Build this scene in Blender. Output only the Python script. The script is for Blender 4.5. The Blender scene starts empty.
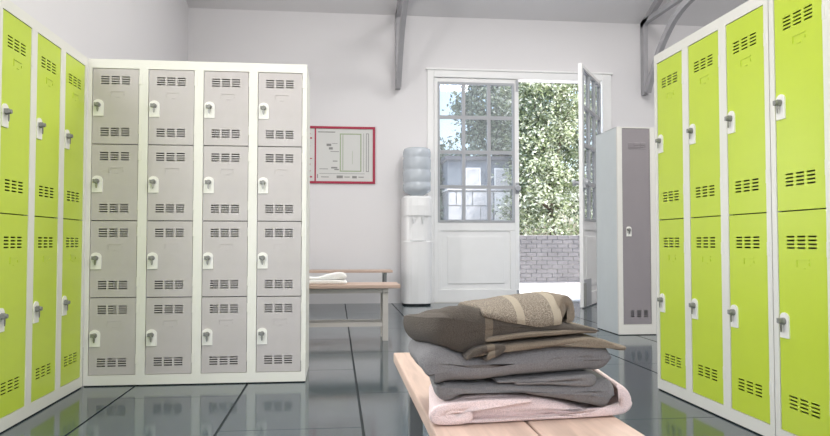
import bpy, bmesh, math, random
from mathutils import Vector, Matrix, noise

SC = bpy.context.scene
COL = SC.collection
R = math.radians
PI = math.pi

# ------------------------------------------------------------------ camera, sky, sun, added daylight lamps, exposure
cam_d = bpy.data.cameras.new('camera')
cam = bpy.data.objects.new('camera', cam_d)
COL.objects.link(cam)
cam.location = (0, 0, 0.784)
cam.rotation_euler = (PI / 2 + 0.0349, 0, -0.1109)
cam_d.sensor_fit = 'HORIZONTAL'
cam_d.sensor_width = 36
cam_d.lens = 706.05 / 830 * 36
cam_d.clip_start = 0.02
cam_d.clip_end = 400
SC.camera = cam

world = bpy.data.worlds.new('sky')
SC.world = world
world.use_nodes = True
wn = world.node_tree
wn.nodes.clear()
w_out = wn.nodes.new('ShaderNodeOutputWorld')
w_bg = wn.nodes.new('ShaderNodeBackground')
w_sky = wn.nodes.new('ShaderNodeTexSky')
w_sky.sky_type = 'NISHITA'
w_sky.sun_disc = False
w_sky.sun_elevation = R(48)
w_sky.sun_rotation = R(105)
w_sky.air_density = 1.0
w_sky.dust_density = 4.0
w_bg.inputs['Strength'].default_value = 0.6
wn.links.new(w_sky.outputs['Color'], w_bg.inputs['Color'])
wn.links.new(w_bg.outputs['Background'], w_out.inputs['Surface'])


def lamp(name, kind, loc, rot, energy, color=(1, 1, 1), size=None, sizey=None):
    d = bpy.data.lights.new(name, kind)
    d.energy = energy
    d.color = color
    if kind == 'AREA':
        d.shape = 'RECTANGLE'
        d.size = size
        d.size_y = sizey
    o = bpy.data.objects.new(name, d)
    o.location = loc
    o.rotation_euler = rot
    COL.objects.link(o)
    return o


sun = lamp('sun', 'SUN', (8, -2, 12), (0, 0, 0), 8.5, (1, 0.97, 0.93))
sun.rotation_euler = Vector((0.60, -0.30, 0.74)).to_track_quat('Z', 'Y').to_euler()
sun.data.angle = R(1.0)

# daylight lamps at unseen windows and roof lights added to light the room
WIN_LEFT = [(6.3, 6.75), (1.1, 2.5)]             # y ranges of unseen windows added in the left wall for their light
WIN_REAR = [(-1.5, -0.1), (0.5, 1.9)]    # x ranges of unseen windows assumed behind the camera
ADDED_ROOF_LIGHT = [(-1.0, 0.6), (1.7, 3.3)]  # x ranges of the roof lights, added to brighten the room
DAY = (1.0, 0.985, 0.965)
for i, (a, b) in enumerate(WIN_LEFT):
    lamp('unseen_window_light', 'AREA', (-1.93, (a + b) / 2, (1.5, 1.95)[i]), (0, R(-90), 0), (34, 60)[i], DAY, (1.4, 2.0)[i], b - a)  # added lamps, placed to light the right-hand lockers
for i, (a, b) in enumerate(WIN_REAR):
    lamp('unseen_window_light', 'AREA', ((a + b) / 2, -1.60, 1.95), (R(90), 0, 0), 20, DAY, b - a, 2.0)  # lamps at assumed windows, lighting what faces the camera
for i, (a, b) in enumerate(ADDED_ROOF_LIGHT):
    y, z = 6.3, 3.77 + (9.15 - 6.3) * 0.4
    lamp('added_roof_fill', 'AREA', ((a + b) / 2, y, z - 0.02), (math.atan(-0.4), 0, 0), (4, 120)[i], DAY, b - a, 1.8)  # added lamp on the far slope, lifts the back of the room
    y = 1.5
    z = 3.77 + (1.5 + 1.55) * 0.4
    lamp('added_roof_fill', 'AREA', ((a + b) / 2, y, z - 0.02), (math.atan(0.4), 0, 0), (30, 165)[i], DAY, b - a, 1.8)  # added lamp on the near slope, turned towards the back wall

SC.view_settings.view_transform = 'Standard'
SC.view_settings.look = 'None'
SC.view_settings.gamma = 1
SC.view_settings.exposure = 0.15
SC.view_settings.use_curve_mapping = False
SC.cycles.use_denoising = True
SC.cycles.max_bounces = 8
SC.cycles.diffuse_bounces = 5
SC.cycles.transparent_max_bounces = 24
SC.cycles.sample_clamp_indirect = 8
SC.cycles.caustics_reflective = False
SC.cycles.caustics_refractive = False


# ------------------------------------------------------------------ materials
def lin(c):
    return tuple(((v / 255) / 12.92 if v / 255 <= 0.04045 else ((v / 255 + 0.055) / 1.055) ** 2.4) for v in c)


def mat(name, rgb, rough=0.5, metal=0.0, var=0.0, scale=6.0, bump=0.0, bscale=60.0, spec=0.5, coords='Object', detail=4, rvar=0.0):
    m = bpy.data.materials.new(name)
    m.use_nodes = True
    nt = m.node_tree
    b = nt.nodes['Principled BSDF']
    c = lin(rgb)
    b.inputs['Base Color'].default_value = (*c, 1)
    b.inputs['Roughness'].default_value = rough
    b.inputs['Metallic'].default_value = metal
    b.inputs['Specular IOR Level'].default_value = spec
    tc = nt.nodes.new('ShaderNodeTexCoord')
    if var > 0 or rvar > 0:
        n = nt.nodes.new('ShaderNodeTexNoise')
        n.inputs['Scale'].default_value = scale
        n.inputs['Detail'].default_value = detail
        nt.links.new(tc.outputs[coords], n.inputs['Vector'])
        if var > 0:
            r = nt.nodes.new('ShaderNodeValToRGB')
            r.color_ramp.elements[0].position = 0.3
            r.color_ramp.elements[1].position = 0.7
            r.color_ramp.elements[0].color = (*[v * (1 - var) for v in c], 1)
            r.color_ramp.elements[1].color = (*[min(1, v * (1 + var)) for v in c], 1)
            nt.links.new(n.outputs['Fac'], r.inputs['Fac'])
            nt.links.new(r.outputs['Color'], b.inputs['Base Color'])
        if rvar > 0:
            mr = nt.nodes.new('ShaderNodeMapRange')
            mr.inputs['From Min'].default_value = 0.3
            mr.inputs['From Max'].default_value = 0.7
            mr.inputs['To Min'].default_value = rough - rvar
            mr.inputs['To Max'].default_value = rough + rvar
            nt.links.new(n.outputs['Fac'], mr.inputs['Value'])
            nt.links.new(mr.outputs['Result'], b.inputs['Roughness'])
    if bump > 0:
        n2 = nt.nodes.new('ShaderNodeTexNoise')
        n2.inputs['Scale'].default_value = bscale
        n2.inputs['Detail'].default_value = 3
        nt.links.new(tc.outputs[coords], n2.inputs['Vector'])
        bp = nt.nodes.new('ShaderNodeBump')
        bp.inputs['Strength'].default_value = bump
        bp.inputs['Distance'].default_value = 0.01
        nt.links.new(n2.outputs['Fac'], bp.inputs['Height'])
        nt.links.new(bp.outputs['Normal'], b.inputs['Normal'])
    return m


def wood_mat(name, rgb):
    m = mat(name, rgb, 0.45)
    nt = m.node_tree
    b = nt.nodes['Principled BSDF']
    tc = nt.nodes.new('ShaderNodeTexCoord')
    mp = nt.nodes.new('ShaderNodeMapping')
    mp.inputs['Scale'].default_value = (1.2, 14, 14)
    n = nt.nodes.new('ShaderNodeTexNoise')
    n.inputs['Scale'].default_value = 3
    n.inputs['Detail'].default_value = 6
    n.inputs['Distortion'].default_value = 0.6
    r = nt.nodes.new('ShaderNodeValToRGB')
    c = lin(rgb)
    r.color_ramp.elements[0].position = 0.3
    r.color_ramp.elements[1].position = 0.72
    r.color_ramp.elements[0].color = (*[v * 0.78 for v in c], 1)
    r.color_ramp.elements[1].color = (*[min(1, v * 1.1) for v in c], 1)
    nt.links.new(tc.outputs['Object'], mp.inputs['Vector'])
    nt.links.new(mp.outputs['Vector'], n.inputs['Vector'])
    nt.links.new(n.outputs['Fac'], r.inputs['Fac'])
    nt.links.new(r.outputs['Color'], b.inputs['Base Color'])
    return m


def towel_mat(name, rgb, tweed=0.0, rgb2=None, bands=None, band_rgb=None):
    """terry cloth: fine loop bump, speckle, optional woven bands across the object's x axis"""
    m = mat(name, rgb, 0.95, spec=0.15)
    nt = m.node_tree
    b = nt.nodes['Principled BSDF']
    b.inputs['Sheen Weight'].default_value = 0.06
    b.inputs['Sheen Roughness'].default_value = 0.6
    tc = nt.nodes.new('ShaderNodeTexCoord')
    n = nt.nodes.new('ShaderNodeTexNoise')
    n.inputs['Scale'].default_value = 520
    n.inputs['Detail'].default_value = 2
    nt.links.new(tc.outputs['Object'], n.inputs['Vector'])
    c = lin(rgb)
    c2 = lin(rgb2) if rgb2 else c
    r = nt.nodes.new('ShaderNodeValToRGB')
    r.color_ramp.elements[0].position = 0.38
    r.color_ramp.elements[1].position = 0.62
    k = 0.12 + tweed
    r.color_ramp.elements[0].color = (*[v * (1 - k) for v in c], 1)
    r.color_ramp.elements[1].color = (*[min(1, v * (1 + k * 0.8)) for v in c2], 1)
    nt.links.new(n.outputs['Fac'], r.inputs['Fac'])
    col = r.outputs['Color']
    if bands:
        sx = nt.nodes.new('ShaderNodeSeparateXYZ')
        nt.links.new(tc.outputs['Object'], sx.inputs['Vector'])
        for (x0, x1) in bands:
            g = nt.nodes.new('ShaderNodeMath'); g.operation = 'GREATER_THAN'; g.inputs[1].default_value = x0
            l = nt.nodes.new('ShaderNodeMath'); l.operation = 'LESS_THAN'; l.inputs[1].default_value = x1
            mu = nt.nodes.new('ShaderNodeMath'); mu.operation = 'MULTIPLY'
            nt.links.new(sx.outputs['X'], g.inputs[0]); nt.links.new(sx.outputs['X'], l.inputs[0])
            nt.links.new(g.outputs[0], mu.inputs[0]); nt.links.new(l.outputs[0], mu.inputs[1])
            mx = nt.nodes.new('ShaderNodeMix'); mx.data_type = 'RGBA'
            nt.links.new(mu.outputs[0], mx.inputs['Factor'])
            nt.links.new(col, mx.inputs['A'])
            mx.inputs['B'].default_value = (*lin(band_rgb), 1)
            col = mx.outputs['Result']
    nt.links.new(col, b.inputs['Base Color'])
    n2 = nt.nodes.new('ShaderNodeTexNoise')
    n2.inputs['Scale'].default_value = 420
    n2.inputs['Detail'].default_value = 2
    nt.links.new(tc.outputs['Object'], n2.inputs['Vector'])
    bp = nt.nodes.new('ShaderNodeBump')
    bp.inputs['Strength'].default_value = 0.6
    bp.inputs['Distance'].default_value = 0.004
    nt.links.new(n2.outputs['Fac'], bp.inputs['Height'])
    nt.links.new(bp.outputs['Normal'], b.inputs['Normal'])
    return m


def glass_mat(name, tint, gloss=0.08, haze=0.1, rough=0.02):
    m = bpy.data.materials.new(name)
    m.use_nodes = True
    nt = m.node_tree
    nt.nodes.clear()
    out = nt.nodes.new('ShaderNodeOutputMaterial')
    tr = nt.nodes.new('ShaderNodeBsdfTransparent')
    tr.inputs['Color'].default_value = (*lin(tint), 1)
    gl = nt.nodes.new('ShaderNodeBsdfGlossy')
    gl.inputs['Roughness'].default_value = rough
    df = nt.nodes.new('ShaderNodeBsdfDiffuse')
    df.inputs['Color'].default_value = (0.8, 0.82, 0.83, 1)
    m1 = nt.nodes.new('ShaderNodeMixShader')
    m1.inputs[0].default_value = gloss
    m2 = nt.nodes.new('ShaderNodeMixShader')
    m2.inputs[0].default_value = haze
    nt.links.new(tr.outputs[0], m1.inputs[1]); nt.links.new(gl.outputs[0], m1.inputs[2])
    nt.links.new(m1.outputs[0], m2.inputs[1]); nt.links.new(df.outputs[0], m2.inputs[2])
    nt.links.new(m2.outputs[0], out.inputs['Surface'])
    return m


def leaf_mat(name, a, b_):
    m = mat(name, a, 0.5)
    nt = m.node_tree
    b = nt.nodes['Principled BSDF']
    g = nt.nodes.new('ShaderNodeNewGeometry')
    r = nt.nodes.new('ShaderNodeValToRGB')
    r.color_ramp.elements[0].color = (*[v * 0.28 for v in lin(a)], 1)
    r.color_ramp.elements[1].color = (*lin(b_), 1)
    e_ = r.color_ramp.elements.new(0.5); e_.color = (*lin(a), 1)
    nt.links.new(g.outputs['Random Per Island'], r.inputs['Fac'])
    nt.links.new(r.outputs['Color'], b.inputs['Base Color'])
    tl = nt.nodes.new('ShaderNodeBsdfTranslucent')
    nt.links.new(r.outputs['Color'], tl.inputs['Color'])
    mx = nt.nodes.new('ShaderNodeMixShader')
    mx.inputs[0].default_value = 0.35
    nt.links.new(b.outputs[0], mx.inputs[1]); nt.links.new(tl.outputs[0], mx.inputs[2])
    nt.links.new(mx.outputs[0], nt.nodes['Material Output'].inputs['Surface'])
    return m


M = dict(
    wall=mat('wall_paint', (226, 224, 225), 0.75, var=0.02, scale=1.5, bump=0.05, bscale=40, coords='Generated'),
    ceil=mat('ceiling_paint', (224, 222, 223), 0.85, var=0.02, scale=1.0),
    floor=mat('floor_slab', (54, 68, 74), 0.11, var=0.06, scale=2.2, rvar=0.03, bump=0.01, bscale=9, spec=0.9),
    joint=mat('floor_joint', (38, 44, 47), 0.8, var=0.1, scale=20),
    white=mat('cream_enamel', (226, 224, 217), 0.35, var=0.015, scale=4),
    green=mat('lime_enamel', (194, 214, 64), 0.3, var=0.02, scale=5),
    grey=mat('grey_enamel', (188, 182, 181), 0.35, var=0.03, scale=9),
    dgrey=mat('mid_grey_enamel', (146, 140, 143), 0.4, var=0.02, scale=6),
    pgrey=mat('pale_grey_enamel', (204, 210, 211), 0.4, var=0.02, scale=6),
    inside=mat('locker_inside', (56, 56, 54), 0.7, var=0.04, scale=6),
    gap=mat('black_shade_and_foot', (28, 28, 28), 0.8, var=0.1, scale=30),  # black of the shade line under the lockers and of the cooler foot
    plate=mat('lock_plate_white', (236, 234, 228), 0.35, var=0.01, scale=20),
    steel=mat('brushed_steel', (150, 150, 146), 0.35, metal=0.9, var=0.08, scale=40),
    steeld=mat('dull_steel', (138, 138, 134), 0.45, metal=0.25, var=0.08, scale=40),
    door=mat('door_paint', (240, 240, 239), 0.5, var=0.015, scale=5),
    bar=mat('glazing_bar_paint', (172, 174, 178), 0.5, var=0.02, scale=9),
    truss=mat('grey_steel_paint', (166, 165, 168), 0.55, var=0.05, scale=6),
    wood=wood_mat('pale_beech', (198, 172, 156)),
    frame=mat('bench_frame_grey', (122, 124, 124), 0.4, metal=0.3, var=0.04, scale=9),
    framel=mat('bench_frame_light', (196, 190, 184), 0.4, var=0.03, scale=9),
    red=mat('crimson_frame', (164, 20, 60), 0.4, var=0.03, scale=9),
    paper=mat('plan_paper', (212, 212, 209), 0.7, var=0.01, scale=9),
    inkgreen=mat('plan_ink_green', (158, 172, 140), 0.7, var=0.05, scale=30),
    inkgrey=mat('plan_ink_grey', (140, 140, 138), 0.7, var=0.05, scale=30),
    inkred=mat('plan_ink_red', (176, 70, 92), 0.7, var=0.05, scale=30),
    cooler=mat('cooler_plastic', (232, 232, 232), 0.3, var=0.01, scale=4),
    coolerg=mat('cooler_grey_plastic', (214, 215, 216), 0.4, var=0.02, scale=9),
    glass=glass_mat('window_glass', (240, 242, 244), 0.05, 0.12),
    brick=mat('grey_brick', (92, 92, 95), 0.9, var=0.15, scale=3.1, bump=0.3, bscale=40),
    mortar=mat('pale_mortar', (146, 146, 146), 0.95, var=0.05, scale=8),
    cope=mat('dark_kerb', (96, 98, 104), 0.9, var=0.08, scale=4),
    ground=mat('pale_concrete', (222, 220, 216), 0.9, var=0.04, scale=1.2),
    bark=mat('bark', (92, 82, 70), 0.9, var=0.25, scale=9, bump=0.4, bscale=20),
    shed=mat('shed_blue_render', (118, 126, 134), 0.9, var=0.04, scale=3),
    block=mat('pale_block', (196, 196, 195), 0.9, var=0.06, scale=3),
    shedwhite=mat('shed_white', (232, 232, 230), 0.6, var=0.02, scale=3),
    cloth=towel_mat('white_cloth', (236, 235, 232)),
    t_pink=towel_mat('pink_towel', (232, 212, 208)),
    t_grey=towel_mat('grey_towel', (126, 124, 123)),
    t_brown=towel_mat('brown_towel', (84, 77, 69), bands=[(0.088, 0.103)], band_rgb=(116, 105, 90)),
    t_tan=towel_mat('tan_towel', (128, 116, 100)),
    t_flap=towel_mat('tweed_towel', (112, 102, 89), 0.12, (138, 127, 112), bands=[(0.150, 0.166), (0.224, 0.245)], band_rgb=(158, 147, 128)),
)
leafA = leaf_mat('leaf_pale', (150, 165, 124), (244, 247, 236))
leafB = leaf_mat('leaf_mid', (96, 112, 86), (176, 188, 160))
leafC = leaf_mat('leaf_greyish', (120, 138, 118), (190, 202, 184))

water = bpy.data.materials.new('bottle_blue_plastic')
water.use_nodes = True
_b = water.node_tree.nodes['Principled BSDF']
_b.inputs['Base Color'].default_value = (*lin((226, 234, 242)), 1)
_b.inputs['Roughness'].default_value = 0.12
_b.inputs['Transmission Weight'].default_value = 0.35
_n = water.node_tree.nodes.new('ShaderNodeTexNoise')
_n.inputs['Scale'].default_value = 9
_bp = water.node_tree.nodes.new('ShaderNodeBump')
_bp.inputs['Strength'].default_value = 0.3
water.node_tree.links.new(_n.outputs['Fac'], _bp.inputs['Height'])
water.node_tree.links.new(_bp.outputs['Normal'], _b.inputs['Normal'])
M['bottle'] = water


# ------------------------------------------------------------------ mesh helpers
class MB:
    def __init__(self):
        self.v = []
        self.f = []

    def add(self, vs, fs):
        n = len(self.v)
        self.v += [tuple(p) for p in vs]
        self.f += [tuple(i + n for i in f) for f in fs]
        return self

    def box(self, x0, x1, y0, y1, z0, z1):
        return self.add([(x0, y0, z0), (x1, y0, z0), (x1, y1, z0), (x0, y1, z0), (x0, y0, z1), (x1, y0, z1), (x1, y1, z1), (x0, y1, z1)],
                        [(0, 3, 2, 1), (4, 5, 6, 7), (0, 1, 5, 4), (1, 2, 6, 5), (2, 3, 7, 6), (3, 0, 4, 7)])

    def prism(self, outline, axis, a, b):
        """closed 2D outline extruded along axis from a to b"""
        n = len(outline)

        def p(q, t):
            if axis == 'x': return (t, q[0], q[1])
            if axis == 'y': return (q[0], t, q[1])
            return (q[0], q[1], t)
        vs = [p(q, a) for q in outline] + [p(q, b) for q in outline]
        fs = [tuple(range(n))[::-1], tuple(range(n, 2 * n))]
        fs += [(i, (i + 1) % n, n + (i + 1) % n, n + i) for i in range(n)]
        return self.add(vs, fs)

    def cyl(self, c, axis, r, l, n=16, r2=None):
        """cylinder from c along +axis over length l"""
        r2 = r if r2 is None else r2
        ax = Vector(axis).normalized()
        u = ax.orthogonal().normalized()
        w = ax.cross(u)
        c = Vector(c)
        vs = []
        for k, rr in ((0, r), (1, r2)):
            for i in range(n):
                t = 2 * PI * i / n
                vs.append(c + ax * l * k + (u * math.cos(t) + w * math.sin(t)) * rr)
        fs = [tuple(range(n))[::-1], tuple(range(n, 2 * n))] + [(i, (i + 1) % n, n + (i + 1) % n, n + i) for i in range(n)]
        return self.add(vs, fs)

    def tube(self, pts, r, n=8):
        """round bar along a polyline"""
        pts = [Vector(p) for p in pts]
        vs = []
        for i, p in enumerate(pts):
            d = (pts[min(i + 1, len(pts) - 1)] - pts[max(i - 1, 0)]).normalized()
            u = d.orthogonal().normalized() if i == 0 else (u - d * u.dot(d)).normalized()
            w = d.cross(u)
            rr = r[i] if isinstance(r, (list, tuple)) else r
            for k in range(n):
                t = 2 * PI * k / n
                vs.append(p + (u * math.cos(t) + w * math.sin(t)) * rr)
        fs = []
        for i in range(len(pts) - 1):
            for k in range(n):
                fs.append((i * n + k, i * n + (k + 1) % n, (i + 1) * n + (k + 1) % n, (i + 1) * n + k))
        fs += [tuple(range(n))[::-1], tuple(range((len(pts) - 1) * n, len(pts) * n))]
        return self.add(vs, fs)

    def lathe(self, prof, n=32, c=(0, 0)):
        vs = []
        for (r, z) in prof:
            for k in range(n):
                t = 2 * PI * k / n
                vs.append((c[0] + r * math.cos(t), c[1] + r * math.sin(t), z))
        fs = []
        for i in range(len(prof) - 1):
            for k in range(n):
                fs.append((i * n + k, i * n + (k + 1) % n, (i + 1) * n + (k + 1) % n, (i + 1) * n + k))
        fs += [tuple(range(n))[::-1], tuple(range((len(prof) - 1) * n, len(prof) * n))]
        return self.add(vs, fs)

    def plate(self, xs, zs, y, hole):
        """flat grid at depth y (facing -y) leaving out the cells for which hole(i, j) holds; inner edges turned back"""
        nx, nz = len(xs), len(zs)
        vs = [(x, y, z) for z in zs for x in xs]
        fs = []
        for j in range(nz - 1):
            for i in range(nx - 1):
                if not hole(i, j):
                    fs.append((j * nx + i, j * nx + i + 1, (j + 1) * nx + i + 1, (j + 1) * nx + i))
        return self.add(vs, fs)

    def mesh(self, name):
        me = bpy.data.meshes.new(name)
        me.from_pydata(self.v, [], self.f)
        me.validate()
        me.update()
        return me


def obj(name, me, m=None, parent=None, loc=(0, 0, 0), rot=(0, 0, 0), bevel=0, smooth=False, seg=2):
    if isinstance(me, MB):
        me = me.mesh(name)
    if m is not None and not me.materials:
        me.materials.append(M[m] if isinstance(m, str) else m)
    o = bpy.data.objects.new(name, me)
    COL.objects.link(o)
    o.parent = parent
    o.location = loc
    o.rotation_euler = rot
    if smooth:
        for p in me.polygons:
            p.use_smooth = True
    if bevel:
        b = o.modifiers.new('bevel', 'BEVEL')
        b.width = bevel
        b.segments = seg
        b.limit_method = 'ANGLE'
        b.angle_limit = R(40)
    return o


def empty(name, loc=(0, 0, 0), rz=0):
    o = bpy.data.objects.new(name, None)
    COL.objects.link(o)
    o.empty_display_size = 0.1
    o.location = loc
    o.rotation_euler = (0, 0, rz)
    return o


def tag(o, label, cat, group=None, kind=None):
    o['label'] = label
    o['category'] = cat
    if group: o['group'] = group
    if kind: o['kind'] = kind
    return o


def struct(o):
    o['kind'] = 'structure'
    return o


def wall_holes(mb, axis, t0, t1, u0, u1, z0, z1, holes):
    """wall slab between t0..t1 on the axis, spanning u0..u1, z0..z1, with rectangular openings (ua, ub, za, zb)"""
    us = sorted({u0, u1, *[h[0] for h in holes], *[h[1] for h in holes]})
    zs = sorted({z0, z1, *[h[2] for h in holes], *[h[3] for h in holes]})
    for a, b in zip(us, us[1:]):
        for c, d in zip(zs, zs[1:]):
            if any(h[0] <= a and b <= h[1] and h[2] <= c and d <= h[3] for h in holes):
                continue
            if axis == 'y': mb.box(a, b, t0, t1, c, d)
            else: mb.box(t0, t1, a, b, c, d)
    return mb


# ------------------------------------------------------------------ the room
XL, XR, YB, YR, EAVE = -1.88, 6.3, 9.15, -1.55, 3.77
RIDGE_Y = (YB + YR) / 2
RIDGE_Z = EAVE + (YB - RIDGE_Y) * 0.4
DOOR_X0, DOOR_XM, DOOR_X1, DOOR_H = 1.27, 2.417, 3.555, 2.955

# floor: dark bed with large slabs laid on it in staggered rows
fl = struct(obj('floor', MB().box(XL - 0.1, XR + 0.1, YR - 0.1, YB + 0.3, -0.12, -0.006), 'joint'))
SLW, SLL = 0.602, 1.38
slab_me = MB().box(0.006, SLW - 0.006, 0.0025, SLL - 0.0025, -0.006, 0.0).mesh('slab')
slab_me.materials.append(M['floor'])
for ci in range(-4, 11):
    x = 0.114 + ci * SLW
    if ci == 2: continue
    wide = SLW * (2 if ci == 1 else 1)
    y_off = 3.035 if ci % 2 == 1 else 3.72
    for rj in range(-4, 6):
        y = y_off + rj * SLL
        x0, x1 = max(x, XL), min(x + wide, XR)
        y0, y1 = max(y, YR), min(y + SLL, YB + 0.25)
        if x1 - x0 < 0.03 or y1 - y0 < 0.03:
            continue
        if abs(x1 - x0 - SLW) < 1e-4 and y1 - y0 > SLL - 1e-4:
            obj('slab', slab_me, None, fl, (x, y, 0))
        else:
            obj('slab', MB().box(0.006, x1 - x0 - 0.006, 0.0025, y1 - y0 - 0.0025, -0.006, 0), 'floor', fl, (x0, y0, 0))

# walls
T = 0.25
struct(obj('wall_back', wall_holes(MB(), 'y', YB, YB + T, XL - T, XR + T, 0, EAVE, [(DOOR_X0 - 0.03, DOOR_X1 + 0.03, 0, DOOR_H + 0.03)]), 'wall'))
struct(obj('wall_left', wall_holes(MB(), 'x', XL - T, XL, YR - T, YB, 0, EAVE, [(a, b, 0.95, 2.95) if a < 5 else (a, b, 0.8, 2.2) for a, b in WIN_LEFT])
           .prism([(YR, EAVE), (YB, EAVE), (RIDGE_Y, RIDGE_Z)], 'x', XL - T, XL), 'wall'))
struct(obj('wall_right', MB().box(XR, XR + T, YR - T, YB, 0, EAVE).prism([(YR, EAVE), (YB, EAVE), (RIDGE_Y, RIDGE_Z)], 'x', XR, XR + T), 'wall'))
struct(obj('wall_rear', wall_holes(MB(), 'y', YR - T, YR, XL - T, XR + T, 0, EAVE, [(a, b, 0.95, 2.95) for a, b in WIN_REAR]), 'wall'))

# ceiling: two roof slopes, with openings added for the roof lamps
ce = MB()


def slope(yv): return EAVE + (YB - yv) * 0.4 if yv > RIDGE_Y else EAVE + (yv - YR) * 0.4


def roof_piece(x0, x1, ya, yb):
    za, zb = slope(ya), slope(yb)
    ce.add([(x0, ya, za), (x1, ya, za), (x1, yb, zb), (x0, yb, zb), (x0, ya, za + 0.15), (x1, ya, za + 0.15), (x1, yb, zb + 0.15), (x0, yb, zb + 0.15)],
           [(0, 3, 2, 1), (4, 5, 6, 7), (0, 1, 5, 4), (1, 2, 6, 5), (2, 3, 7, 6), (3, 0, 4, 7)])


rx = sorted({XL - 0.4, XR + 0.4, *[v for p in ADDED_ROOF_LIGHT for v in p]})
roof_piece(XL - 0.4, XR + 0.4, YR - 0.3, 0.6)
roof_piece(XL - 0.4, XR + 0.4, 2.4, RIDGE_Y)
roof_piece(XL - 0.4, XR + 0.4, RIDGE_Y, 5.4)
roof_piece(XL - 0.4, XR + 0.4, 7.2, YB + 0.35)
for a, b in zip(rx, rx[1:]):
    if (a, b) not in ADDED_ROOF_LIGHT:
        roof_piece(a, b, 5.4, 7.2)
        roof_piece(a, b, 0.6, 2.4)
cl_ = struct(obj('ceiling', ce, 'ceil'))
for a, b, ya, yb in [(p[0], p[1], q[0], q[1]) for p in ADDED_ROOF_LIGHT for q in ((5.4, 7.2), (0.6, 2.4))]:      # opaque panels added over the openings to keep the sun out
    pm = MB()
    za, zb = slope(ya) + 0.1, slope(yb) + 0.1
    pm.add([(a, ya, za), (b, ya, za), (b, yb, zb), (a, yb, zb), (a, ya, za + 0.02), (b, ya, za + 0.02), (b, yb, zb + 0.02), (a, yb, zb + 0.02)],
           [(0, 3, 2, 1), (4, 5, 6, 7), (0, 1, 5, 4), (1, 2, 6, 5), (2, 3, 7, 6), (3, 0, 4, 7)])
    obj('added_sun_block', pm, 'plate', cl_)

# unseen windows added out of the frame to go with the daylight lamps
wi = 0


def window_frame(axis, t, u0, u1, z0, z1):
    global wi
    wi += 1
    w = struct(empty('window_%d' % wi))  # unseen window, built for the light at this spot
    mb = MB()
    fw = 0.05
    def bx(a, b, c, d):
        if axis == 'x': mb.box(t - 0.14, t - 0.08, a, b, c, d)
        else: mb.box(a, b, t - 0.14, t - 0.08, c, d)
    bx(u0, u1, z0, z0 + fw); bx(u0, u1, z1 - fw, z1)
    bx(u0, u0 + fw, z0 + fw, z1 - fw); bx(u1 - fw, u1, z0 + fw, z1 - fw)
    um = (u0 + u1) / 2
    bx(um - 0.02, um + 0.02, z0 + fw, z1 - fw)
    for k in (1, 2):
        zz = z0 + (z1 - z0) * k / 3
        bx(u0 + fw, um - 0.02, zz - 0.015, zz + 0.015)
        bx(um + 0.02, u1 - fw, zz - 0.015, zz + 0.015)
    obj('window_frame', mb, 'door', w)


for a, b in WIN_LEFT: window_frame('x', XL, a, b, *((0.95, 2.95) if a < 5 else (0.8, 2.2)))
for a, b in WIN_REAR: window_frame('y', YR, a, b, 0.95, 2.95)

# ------------------------------------------------------------------ double door in the back wall
dr = struct(empty('door_1', (0, YB, 0)))
ar = MB()
ar.box(DOOR_X0 - 0.09, DOOR_X0 - 0.005, -0.025, 0.06, 0, DOOR_H + 0.1)
ar.box(DOOR_X1 + 0.005, DOOR_X1 + 0.13, -0.025, 0.06, 0, DOOR_H + 0.1)
ar.box(DOOR_X0 - 0.005, DOOR_X1 + 0.005, -0.025, 0.06, DOOR_H + 0.008, DOOR_H + 0.1)
ar.box(DOOR_X0 - 0.11, DOOR_X1 + 0.15, -0.04, 0.0, DOOR_H + 0.1, DOOR_H + 0.125)
obj('architrave', ar, 'door', dr, bevel=0.006)
obj('threshold', MB().box(DOOR_X0 - 0.02, DOOR_X1 + 0.02, 0.0, 0.25, 0.0, 0.012), 'ground', dr)


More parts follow.
